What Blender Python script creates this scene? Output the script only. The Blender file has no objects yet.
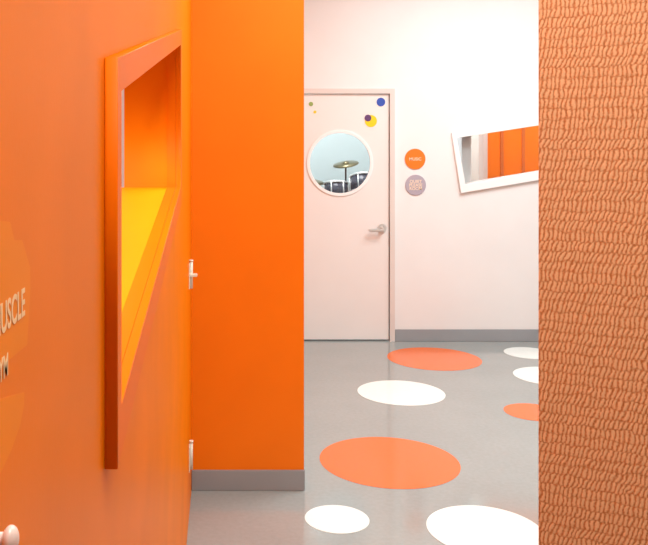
import bpy, math, bmesh
from mathutils import Matrix, Vector
S=bpy.context.scene
COL=S.collection
F=830.0; H=1.62; PX=223.0; PY=150.0
D=7.04
def P(x,y,Y): return ((x-PX)*Y/F, H-(y-PY)*Y/F)   # photo measurement -> X,Z at depth Y
def lin(c):
    r=[]
    for v in c:
        v/=255.0
        r.append(v/12.92 if v<=0.04045 else ((v+0.055)/1.055)**2.4)
    return (*r,1)
def mat(name,c,rough=0.5,metal=0,var=0.06,vscale=3.0,bump=0.0,bscale=200,spec=0.5,coat=0):
    m=bpy.data.materials.new(name); m.use_nodes=True
    nt=m.node_tree; b=nt.nodes['Principled BSDF']
    b.inputs['Roughness'].default_value=rough; b.inputs['Metallic'].default_value=metal
    b.inputs['Specular IOR Level'].default_value=spec
    b.inputs['Coat Weight'].default_value=coat
    tc=nt.nodes.new('ShaderNodeTexCoord')
    n=nt.nodes.new('ShaderNodeTexNoise'); n.inputs['Scale'].default_value=vscale; n.inputs['Detail'].default_value=3
    nt.links.new(tc.outputs['Object'],n.inputs['Vector'])
    r=nt.nodes.new('ShaderNodeValToRGB')
    l=lin(c)
    r.color_ramp.elements[0].position=0.3; r.color_ramp.elements[1].position=0.7
    r.color_ramp.elements[0].color=(*[v*(1-var) for v in l[:3]],1)
    r.color_ramp.elements[1].color=(*[min(1,v*(1+var)) for v in l[:3]],1)
    nt.links.new(n.outputs['Fac'],r.inputs['Fac']); nt.links.new(r.outputs['Color'],b.inputs['Base Color'])
    if bump>0:
        n2=nt.nodes.new('ShaderNodeTexNoise'); n2.inputs['Scale'].default_value=bscale
        nt.links.new(tc.outputs['Object'],n2.inputs['Vector'])
        bp=nt.nodes.new('ShaderNodeBump'); bp.inputs['Strength'].default_value=bump; bp.inputs['Distance'].default_value=0.002
        nt.links.new(n2.outputs['Fac'],bp.inputs['Height']); nt.links.new(bp.outputs['Normal'],b.inputs['Normal'])
    return m
M_or=mat('orange_wall_paint',(253,126,0),0.5,bump=0.12,bscale=150,var=0.04,spec=0.25)
M_left=mat('orange_gloss_paint',(242,122,6),0.38,bump=0.06,bscale=120,var=0.06,spec=0.05)
M_trim=mat('orange_trim_paint',(242,112,2),0.4,var=0.04,spec=0.08)
M_sill_lit=mat('sill_painted_light',(255,138,0),0.5,var=0.03,spec=0.1)  # orange sill brightened to amber, side-room light put into the colour
M_white=mat('white_wall_paint',(236,232,231),0.7,var=0.015)
M_door=mat('door_white_paint',(237,230,227),0.4,var=0.01)
M_case=mat('door_casing_paint',(224,211,205),0.4,var=0.02)
M_wframe=mat('window_frame_white',(246,244,244),0.35,var=0.01)
M_base=mat('grey_vinyl_baseboard',(154,156,160),0.35,var=0.05)
M_ceil=mat('ceiling_white',(238,240,240),0.8,var=0.01)
M_teal=mat('music_room_paint',(210,224,224),0.7,var=0.02)
M_dw=mat('floor_dot_white',(236,240,236),0.15,var=0.02,vscale=40)
M_do=mat('floor_dot_orange',(232,106,28),0.15,var=0.03,vscale=40)
M_met=mat('brushed_metal',(225,224,222),0.38,0.7,var=0.03)
M_black=mat('black_plastic',(28,28,32),0.35)
M_brass=mat('cymbal_brass',(150,140,110),0.3,1)
M_head=mat('drum_head',(225,230,230),0.5)
M_shell=mat('drum_shell',(60,66,82),0.25)
M_hinge=mat('hinge_ivory',(238,226,210),0.4,var=0.02)
M_blue=mat('dot_blue',(50,84,180),0.4); M_yel=mat('dot_yellow',(244,206,20),0.4)
M_pur=mat('dot_purple',(96,60,110),0.4); M_grn=mat('dot_green',(150,170,90),0.4)
M_sgo=mat('sign_orange',(244,122,30),0.4); M_sgp=mat('sign_mauve',(176,164,176),0.5)
M_pale=mat('sign_lettering',(250,220,190),0.5)
M_dec=mat('wall_lettering',(255,205,155),0.5,spec=0.05); M_dec2=mat('wall_decal_pale',(246,134,20),0.4,spec=0.05)
M_knob=mat('knob_cream',(226,200,190),0.3)
M_brown=mat('brown_panel',(210,104,30),0.5)
# glass
def glassmat():
    m=bpy.data.materials.new('clear_glass'); m.use_nodes=True; nt=m.node_tree
    nt.nodes.clear(); o=nt.nodes.new('ShaderNodeOutputMaterial'); mx=nt.nodes.new('ShaderNodeMixShader')
    t=nt.nodes.new('ShaderNodeBsdfTransparent'); g=nt.nodes.new('ShaderNodeBsdfGlossy'); g.inputs['Roughness'].default_value=0.02
    t.inputs['Color'].default_value=(0.95,0.96,0.96,1)
    f=nt.nodes.new('ShaderNodeFresnel'); f.inputs['IOR'].default_value=1.45
    nt.links.new(f.outputs[0],mx.inputs[0]); nt.links.new(t.outputs[0],mx.inputs[1]); nt.links.new(g.outputs[0],mx.inputs[2])
    nt.links.new(mx.outputs[0],o.inputs[0]); return m
M_glass=glassmat()
# floor material with faint flecks
def floormat():
    m=mat('grey_vinyl_floor',(154,157,155),0.10,var=0.05,vscale=1.6,spec=0.7)
    nt=m.node_tree; b=nt.nodes['Principled BSDF']
    ramp=[n for n in nt.nodes if n.type=='VALTORGB'][0]
    tc=[n for n in nt.nodes if n.type=='TEX_COORD'][0]
    v=nt.nodes.new('ShaderNodeTexNoise'); v.inputs['Scale'].default_value=45; v.inputs['Detail'].default_value=4
    nt.links.new(tc.outputs['Object'],v.inputs['Vector'])
    r=nt.nodes.new('ShaderNodeValToRGB'); r.color_ramp.elements[0].position=0.25; r.color_ramp.elements[1].position=0.75
    r.color_ramp.elements[0].color=(0.94,0.93,0.92,1); r.color_ramp.elements[1].color=(1.03,1.03,1.03,1)
    nt.links.new(v.outputs['Fac'],r.inputs['Fac'])
    mx=nt.nodes.new('ShaderNodeMix'); mx.data_type='RGBA'; mx.blend_type='MULTIPLY'; mx.inputs[0].default_value=1
    nt.links.new(ramp.outputs['Color'],mx.inputs[6]); nt.links.new(r.outputs['Color'],mx.inputs[7])
    nt.links.new(mx.outputs[2],b.inputs['Base Color']); return m
M_floor=floormat()
# scribble patterned wall
def reliefmat():
    m=bpy.data.materials.new('scribble_pattern_panel'); m.use_nodes=True; nt=m.node_tree; b=nt.nodes['Principled BSDF']
    N=nt.nodes.new; L=nt.links.new
    tc=N('ShaderNodeTexCoord')
    nz=N('ShaderNodeTexNoise'); nz.inputs['Scale'].default_value=34; nz.inputs['Detail'].default_value=4
    L(tc.outputs['Object'],nz.inputs['Vector'])
    vm=N('ShaderNodeVectorMath'); vm.operation='MULTIPLY_ADD'
    vm.inputs[1].default_value=(0.016,0.016,0.024); L(nz.outputs['Color'],vm.inputs[0]); L(tc.outputs['Object'],vm.inputs[2])
    sp=N('ShaderNodeSeparateXYZ'); L(vm.outputs[0],sp.inputs[0])
    def mth(op,a,bb=None,c=None):
        n=N('ShaderNodeMath'); n.operation=op
        for i,v in enumerate((a,bb,c)):
            if v is None: continue
            if isinstance(v,(int,float)): n.inputs[i].default_value=v
            else: L(v,n.inputs[i])
        return n.outputs[0]
    v=mth('MULTIPLY',sp.outputs['Z'],1/0.023)
    fv=mth('FRACT',v); row=mth('FLOOR',v)
    wn=N('ShaderNodeTexWhiteNoise'); wn.noise_dimensions='1D'; L(row,wn.inputs['W'])
    rnd=wn.outputs['Value']
    sl=mth('MULTIPLY_ADD',rnd,0.9,-1.0)
    u=mth('MULTIPLY',sp.outputs['X'],1/0.0096)
    u2=mth('MULTIPLY_ADD',fv,sl,u)
    u3=mth('MULTIPLY_ADD',rnd,7.3,u2)
    s=mth('SINE',mth('MULTIPLY',u3,2*math.pi))
    s01=mth('MULTIPLY_ADD',s,0.5,0.5)
    env=mth('POWER',mth('SINE',mth('MULTIPLY',fv,math.pi)),0.45)
    h0=mth('MULTIPLY',s01,env)
    n3=N('ShaderNodeTexNoise'); n3.inputs['Scale'].default_value=230; n3.inputs['Detail'].default_value=5
    L(tc.outputs['Object'],n3.inputs['Vector'])
    h=mth('ADD',h0,mth('MULTIPLY_ADD',n3.outputs['Fac'],1.3,-0.6))
    r=N('ShaderNodeValToRGB'); L(h,r.inputs['Fac'])
    r.color_ramp.elements[0].color=lin((180,108,52)); r.color_ramp.elements[0].position=0.0
    r.color_ramp.elements[1].color=lin((236,188,142)); r.color_ramp.elements[1].position=0.65
    L(r.outputs['Color'],b.inputs['Base Color'])
    bp=N('ShaderNodeBump'); bp.inputs['Strength'].default_value=0.25; bp.inputs['Distance'].default_value=0.003
    L(h0,bp.inputs['Height']); L(bp.outputs['Normal'],b.inputs['Normal'])
    b.inputs['Roughness'].default_value=0.6
    return m
M_rel=reliefmat()

def finish(ob,m,parent=None,smooth=False):
    if m: ob.data.materials.append(m)
    if parent: ob.parent=parent
    if smooth:
        for p in ob.data.polygons: p.use_smooth=True
    return ob
def mkobj(name,bm,m,parent=None):
    me=bpy.data.meshes.new(name); bm.to_mesh(me); bm.free()
    ob=bpy.data.objects.new(name,me); COL.objects.link(ob)
    return finish(ob,m,parent)
def box(name,a,b,m,parent=None,bev=0):
    bm=bmesh.new(); bmesh.ops.create_cube(bm,size=1)
    for v in bm.verts:
        v.co=Vector([(a[i]+b[i])/2+v.co[i]*(b[i]-a[i]) for i in range(3)])
    if bev: bmesh.ops.bevel(bm,geom=bm.edges[:],offset=bev,segments=2,affect='EDGES')
    return mkobj(name,bm,m,parent)
def empty(name):
    e=bpy.data.objects.new(name,None); COL.objects.link(e); return e
BACK=Matrix(((1,0,0,0),(0,0,-1,0),(0,1,0,0),(0,0,0,1)))   # u->X v->Z n->-Y
SIDE=Matrix(((0,0,1,0),(1,0,0,0),(0,1,0,0),(0,0,0,1)))    # u->Y v->Z n->+X
FLR=Matrix.Identity(4)
def plate(name,loops,plane,n0,n1,m,parent=None,bev=0):
    """extruded 2D shape with holes; n0,n1 = extent along world axis of the normal"""
    cu=bpy.data.curves.new(name,'CURVE'); cu.dimensions='2D'; cu.fill_mode='BOTH'
    cu.extrude=abs(n1-n0)/2-bev; cu.bevel_depth=bev; cu.offset=-bev
    for lp in loops:
        sp=cu.splines.new('POLY'); sp.points.add(len(lp)-1)
        for i,p in enumerate(lp): sp.points[i].co=(p[0],p[1],0,1)
        sp.use_cyclic_u=True
    t=bpy.data.objects.new('tmp',cu); COL.objects.link(t)
    bpy.context.view_layer.update()
    me=bpy.data.meshes.new_from_object(t.evaluated_get(bpy.context.evaluated_depsgraph_get()))
    bpy.data.objects.remove(t); bpy.data.curves.remove(cu)
    c=(n0+n1)/2
    off=Vector((0,c,0)) if plane is BACK else (Vector((c,0,0)) if plane is SIDE else Vector((0,0,c)))
    me.transform(Matrix.Translation(off)@plane); me.materials.clear(); me.name=name
    ob=bpy.data.objects.new(name,me); COL.objects.link(ob)
    return finish(ob,m,parent)
def circ(cx,cy,r,n=72): return [(cx+r*math.cos(2*math.pi*i/n),cy+r*math.sin(2*math.pi*i/n)) for i in range(n)]
def cyl(name,p0,p1,r,m,parent=None,r2=None,n=32):
    p0=Vector(p0);p1=Vector(p1);d=p1-p0
    bm=bmesh.new(); bmesh.ops.create_cone(bm,cap_ends=True,segments=n,radius1=r,radius2=r if r2 is None else r2,depth=d.length)
    bm.transform(Matrix.Translation((p0+p1)/2)@d.to_track_quat('Z','Y').to_matrix().to_4x4())
    for f in bm.faces: f.smooth=len(f.verts)==4
    return mkobj(name,bm,m,parent)
def textmesh(name,s,size,loc,plane,m,parent=None,align='LEFT',ext=0.0002,sx=1.0,bold=0.012):
    cu=bpy.data.curves.new(name,'FONT'); cu.body=s; cu.size=size; cu.extrude=ext; cu.align_x=align; cu.offset=size*bold
    t=bpy.data.objects.new('tmp',cu); COL.objects.link(t); bpy.context.view_layer.update()
    me=bpy.data.meshes.new_from_object(t.evaluated_get(bpy.context.evaluated_depsgraph_get()))
    bpy.data.objects.remove(t)
    me.transform(Matrix.Translation(Vector(loc))@plane@Matrix.Diagonal((sx,1,1,1)))
    me.materials.clear(); ob=bpy.data.objects.new(name,me); COL.objects.link(ob)
    return finish(ob,m,parent)

CZ=3.5
# ---------- shell ----------
box('floor',(-3,-2,-0.1),(4.6,10.6,0),M_floor)
box('ceiling',(-3,-2,CZ),(4.6,10.6,CZ+0.1),M_ceil)
# left wall with skewed opening
outer=[(1.05,1.216),(2.68,1.45),(2.68,2.01),(1.05,1.737)]
inner=[(1.09,1.285),(2.63,1.503),(2.63,1.953),(1.09,1.697)]
hole=[(1.082,1.277),(2.638,1.494),(2.638,1.962),(1.082,1.705)]
plate('wall_left',[[(-2,0),(3.955,0),(3.955,CZ),(-2,CZ)],hole],SIDE,-0.314,-0.15,M_left)
w1=empty('window_1')
plate('frame_face',[outer,inner],SIDE,-0.15,-0.133,M_trim,w1,bev=0.0015)
plate('frame_liner',[hole,inner],SIDE,-0.177,-0.15,M_trim,w1)
# added overlay on the outer sill, its lit look painted in as amber
bm=bmesh.new()
pts=[(1.083,1.278),(2.637,1.495),(2.637,1.501),(1.083,1.284)]
vs=[bm.verts.new((x,p[0],p[1])) for x in (-0.177,-0.33) for p in pts]
bm.faces.new(vs[:4]); bm.faces.new(vs[4:][::-1])
for i in range(4): bm.faces.new((vs[i],vs[i+4],vs[(i+1)%4+4],vs[(i+1)%4]))
bmesh.ops.recalc_face_normals(bm,faces=bm.faces[:])
mkobj('sill_lit_overlay',bm,M_sill_lit,w1)
# front-facing orange wall block
box('wall_orange_pier',(-0.314,3.955,0),(0.386,7.04,CZ),M_or)
box('baseboard_pier',(-0.149,3.943,0),(0.3865,3.955,0.097),M_base,bev=0.002)
box('baseboard_pier_side',(0.386,3.956,0),(0.390,7.02,0.097),M_base)
# back wall
dl,dr,dt=0.56,1.425,2.11
gl,gr,gt=dl-0.03,dr+0.03,dt+0.03
Wo=[P(451,133,D),P(460,193,D),P(632,164,D),P(640,105,D)]
Wi=[P(456,138,D),P(464.5,184,D),P(628,156.5,D),P(634,110.5,D)]
plate('wall_back',[[(gr,0),(4.5,0),(4.5,CZ),(gr,CZ)],Wi],BACK,D,D+0.12,M_white)
box('wall_back_header',(gl,D,gt),(gr,D+0.12,CZ),M_white)
box('wall_back_left',(-0.314,D,0),(gl,D+0.12,CZ),M_white)
box('baseboard_back',(1.457,D-0.014,0),(4.49,D,0.1),M_base,bev=0.003)
w2=empty('window_2')
plate('frame_face',[Wo,Wi],BACK,D-0.03,D-0.0005,M_wframe,w2,bev=0.003)
plate('glass_pane',[Wi],BACK,D+0.05,D+0.056,M_glass,w2)
# door
d1=empty('door_1')
cas=[(gl,0),(gl,gt),(gr,gt),(gr,0),(dr-0.012,0),(dr-0.012,dt-0.012),(dl+0.012,dt-0.012),(dl+0.012,0)]
plate('casing',[cas],BACK,D-0.018,D+0.12,M_case,d1)
cx,cz=P(340,163,D); R=0.262
plate('leaf',[[(0.577,0.012),(1.407,0.012),(1.407,2.092),(0.577,2.092)],circ(cx,cz,R)],BACK,D+0.005,D+0.05,M_door,d1,bev=0.002)
plate('porthole_ring',[circ(cx,cz,R+0.020),circ(cx,cz,R-0.006)],BACK,D-0.004,D+0.004,M_wframe,d1,bev=0.002)
plate('porthole_glass',[circ(cx,cz,R)],BACK,D+0.025,D+0.031,M_glass,d1)
def ddot(name,px,py,r,m,off=0):
    x,z=P(px,py,D); plate(name,[circ(x,z,r*D/F,32)],BACK,D+0.002-off,D+0.004,m,d1)
ddot('dot_blue',381,102,4.3,M_blue); ddot('dot_yellow',371,121,6,M_yel); ddot('dot_purple',368,118,3.4,M_pur,0.002)
ddot('dot_green_1',311,104,2.2,M_grn); ddot('dot_green_2',315,112,1.5,M_yel)
hx,hz=P(382,228,D)
cyl('handle_rose',(hx,D+0.004,hz),(hx,D-0.008,hz),0.036,M_met,d1)
cyl('handle_neck',(hx,D-0.008,hz),(hx,D-0.05,hz),0.012,M_met,d1)
box('handle_lever',(hx-0.125,D-0.060,hz-0.028),(hx+0.012,D-0.038,hz-0.002),M_met,d1,bev=0.007)
# round wall signs
def sign(px,py,m,txt):
    e=empty('round_wall_sign'); x,z=P(px,py,D)
    plate('disc',[circ(x,z,10.3*D/F,48)],BACK,D-0.008,D-0.0005,m,e,bev=0.0015)
    for i,t in enumerate(txt):
        textmesh('lettering_%d'%i,t,0.036,(x,D-0.0088,z-0.012-0.03*i+0.015*(len(txt)-1)),BACK,M_pale,e,'CENTER')
sign(415,159,M_sgo,['MUSIC']); sign(415.5,185,M_sgp,['QUIET','PLEASE','ROOM'])
# patterned pier on right
E0=Vector((0.722,1.9,0)); ang=math.radians(-25)
ob=box('wall_right',(0,0,0),(1.6,0.14,CZ),M_rel,bev=0.004); ob.location=E0; ob.rotation_euler=(0,0,ang)
# closing walls
box('wall_far_right',(4.5,-2,0),(4.6,10.6,CZ),M_white)
box('wall_rear',(-0.15,-2,0),(4.5,-1.9,CZ),M_white)
# side room behind the left opening
box('wall_side_room_end',(-3,5.2,0),(-0.314,5.3,CZ),M_white)
box('wall_side_room_left',(-3,-2,0),(-2.9,5.2,CZ),M_white)
box('wall_side_room_rear',(-2.9,-2,0),(-0.314,-1.9,CZ),M_white)
# rooms behind the back wall
box('wall_music_room_back',(-0.4,10.5,0),(4.5,10.6,CZ),M_teal)
box('wall_music_room_left',(-0.4,7.16,0),(-0.3,10.5,CZ),M_teal)
box('wall_music_room_divider',(2.06,7.162,0),(2.14,10.5,CZ),M_white)
pr=empty('orange_panel')  # orange surface with post and strips, fills the right of window_2
box('panel',(2.70,8.5,0),(4.4,8.6,CZ-0.01),M_or,pr)
box('corner_post',(2.655,8.47,0),(2.70,8.62,CZ-0.01),M_case,pr)
for i,x in enumerate((2.84,3.06,3.5)): box('batten_%d'%i,(x,8.49,0),(x+0.03,8.5,CZ-0.01),M_brown,pr)
# ---------- drum kit ----------
box('stage_riser',(0.6,8.5,0),(2.0,10.2,0.4),M_black)
dk=empty('drum_kit')
def drum(name,c,r,h,tilt=0,ax=(1,0,0)):
    T=Matrix.Translation(Vector(c))@Matrix.Rotation(math.radians(tilt),4,Vector(ax))
    f=lambda z:T@Vector((0,0,z))
    cyl(name+'_shell',f(-h/2),f(h/2),r,M_shell,dk); cyl(name+'_head',f(h/2),f(h/2+0.006),r*0.97,M_head,dk)
    cyl(name+'_hoop_top',f(h/2-0.02),f(h/2+0.002),r*1.05,M_met,dk); cyl(name+'_hoop_bottom',f(-h/2),f(-h/2+0.02),r*1.05,M_met,dk)
    for k in range(6):
        a=k*math.pi/3
        cyl(name+'_lug_%d'%k,T@Vector((r*1.03*math.cos(a),r*1.03*math.sin(a),-h*0.4)),T@Vector((r*1.03*math.cos(a),r*1.03*math.sin(a),h*0.45)),0.008,M_met,dk,n=8)
def stand(name,x,y,z,tilt=12,r=0.19):
    cyl(name+'_pole',(x,y,0.55),(x,y,z+0.03),0.010,M_black,dk,n=12)
    for k in range(3):
        a=k*2*math.pi/3+0.4
        cyl(name+'_leg_%d'%k,(x,y,0.68),(x+0.22*math.cos(a),y+0.22*math.sin(a),0.405),0.009,M_met,dk,n=8)
    q=Matrix.Rotation(math.radians(tilt),3,'Y')@Matrix.Rotation(math.radians(14),3,'X')
    n=q@Vector((0,0,1)); c=Vector((x,y,z))
    cyl(name+'_cymbal',c-n*0.006,c+n*0.008,r,M_brass,dk,r2=0.05,n=48); cyl(name+'_bell',c+n*0.006,c+n*0.03,0.045,M_brass,dk,r2=0.02)
cyl('bass_shell',(1.36,9.05,0.685),(1.36,9.5,0.685),0.28,M_shell,dk); cyl('bass_head',(1.36,9.04,0.685),(1.36,9.05,0.685),0.27,M_head,dk)
drum('tom_left',(1.26,9.25,1.17),0.13,0.18,-12); drum('tom_right',(1.56,9.25,1.24),0.14,0.20,-18)
cyl('tom_mount',(1.41,9.3,0.95),(1.41,9.3,1.18),0.014,M_met,dk); cyl('tom_arm',(1.26,9.3,1.15),(1.56,9.3,1.15),0.012,M_met,dk)
drum('snare',(1.0,9.55,1.10),0.17,0.13,0)
for k in range(3):
    a=k*2.094; cyl('snare_leg_%d'%k,(1.0+0.1*math.cos(a),9.55+0.1*math.sin(a),1.03),(1.0+0.22*math.cos(a+1),9.55+0.22*math.sin(a+1),0.405),0.01,M_met,dk,n=8)
drum('floor_tom',(1.72,9.65,1.08),0.18,0.40,0)
for k in range(3):
    a=k*2.094+0.3; cyl('floor_tom_leg_%d'%k,(1.72+0.19*math.cos(a),9.65+0.19*math.sin(a),1.0),(1.72+0.19*math.cos(a),9.65+0.19*math.sin(a),0.402),0.01,M_met,dk,n=8)
stand('crash',1.42,9.6,1.46,-10,0.15); stand('hihat',0.98,9.2,1.27,4,0.14); stand('ride',1.68,9.35,1.36,-18,0.13)
# ---------- floor dots ----------
def fd(px,py,w,m):
    Y=H*F/(py-PY); X=(px-PX)*Y/F; r=w/2*Y/F
    plate('floor_dot',[circ(X,Y,r,96)],FLR,-0.002,0.0015,m)
fd(434,358.5,92,M_do); fd(401,392.5,86,M_dw); fd(389,461,138,M_do); fd(337,519,64,M_dw); fd(485,530,114,M_dw)
fd(529,353,48,M_dw); fd(550,376,70,M_dw); fd(533,412,56,M_do)
# ---------- left wall fittings ----------
for zc in (1.06,0.25):
    e=empty('door_hinge')
    Yh=3.70
    box('leaf',(-0.15,Yh-0.035,zc-0.055),(-0.147,Yh+0.035,zc+0.055),M_hinge,e)
    cyl('knuckle',(-0.142,Yh+0.02,zc-0.06),(-0.142,Yh+0.02,zc+0.06),0.007,M_hinge,e,n=16)
    cyl('pin_cap',(-0.142,Yh+0.02,zc+0.06),(-0.142,Yh+0.02,zc+0.068),0.009,M_hinge,e,n=16)
    if zc>1: box('latch',(-0.150,Yh+0.0,zc-0.006),(-0.115,Yh+0.03,zc+0.006),M_hinge,e,bev=0.002)
dc=empty('wall_lettering_decal')
textmesh('word_top','MUSCLE',0.029,(-0.1495,0.540,1.496),SIDE,M_dec,dc,sx=0.82,bold=0.02,ext=0.0001)
textmesh('word_bottom','GYM',0.022,(-0.1495,0.541,1.464),SIDE,M_dec,dc,sx=0.8,bold=0.015,ext=0.0001)
def wl(px,py):
    Y=0.15*F/(PX-px); return (Y,H-(py-PY)*Y/F)
plate('shape_shirt',[[wl(-40,215),wl(10,222),wl(14,240),wl(22,240),wl(30,268),wl(30,292),wl(27,345),wl(-40,400)]],SIDE,-0.1502,-0.1498,M_dec2,dc)
plate('shape_bowl',[[wl(-40,410),wl(24,392),wl(24,404),wl(20,425),wl(12,448),wl(0,474),wl(-40,530)]],SIDE,-0.1502,-0.1498,M_dec2,dc)
kb=empty('wall_knob')
kc=Vector((-0.114,0.445,1.411))
cyl('stem',(-0.15,kc.y,kc.z),(-0.116,kc.y,kc.z),0.004,M_knob,kb)
bm=bmesh.new(); bmesh.ops.create_uvsphere(bm,u_segments=24,v_segments=16,radius=0.0075)
for v in bm.verts: v.co.x*=0.6; v.co+=kc
for f in bm.faces: f.smooth=True
mkobj('head',bm,M_knob,kb)
# ---------- lights ----------
def area(name,loc,sx,sy,power,c=(1,1,1)):
    e=empty('ceiling_light')
    x,y,z=loc
    box('housing',(x-sx/2-0.04,y-sy/2-0.04,CZ-0.05),(x+sx/2+0.04,y+sy/2+0.04,CZ-0.0005),M_wframe,e)
    l=bpy.data.lights.new(name,'AREA'); l.shape='RECTANGLE'; l.size=sx; l.size_y=sy; l.energy=power; l.color=c
    o=bpy.data.objects.new(name,l); COL.objects.link(o); o.location=(x,y,CZ-0.055); o.parent=e
area('lamp_main',(2.2,5.0,0),1.6,1.6,112,(0.83,1,1.03))
area('lamp_mid',(1.0,3.0,0),0.7,0.7,54,(0.85,1,0.99))
area('lamp_corridor',(0.35,0.6,0),0.5,1.2,54,(0.90,1,0.96))
area('lamp_side',(-1.3,2.0,0),1.2,2.0,86,(0.98,0.96,0.95))
area('lamp_music',(1.0,8.6,0),1.0,1.6,80,(0.97,0.98,1))
area('lamp_far',(3.3,7.9,0),1.2,0.8,42,(0.95,1,1))
area('fill_far_rear',(3.0,9.6,0),1.2,0.8,66,(0.95,1,1))  # added to brighten the dark strip behind the orange panel, no known fixture
w=bpy.data.worlds.new('World'); S.world=w; w.use_nodes=True
w.node_tree.nodes['Background'].inputs[0].default_value=(1,0.95,0.9,1); w.node_tree.nodes['Background'].inputs[1].default_value=0.3
# ---------- camera ----------
cd=bpy.data.cameras.new('camera'); cam=bpy.data.objects.new('camera',cd); COL.objects.link(cam)
cam.location=(0,0,H); cam.rotation_euler=(math.pi/2,0,0)
cd.sensor_width=36; cd.sensor_fit='HORIZONTAL'; cd.lens=F*36/648; cd.shift_x=(324-PX)/648; cd.shift_y=-(272.5-PY)/648; cd.clip_start=0.01
S.camera=cam
S.view_settings.view_transform='Standard'
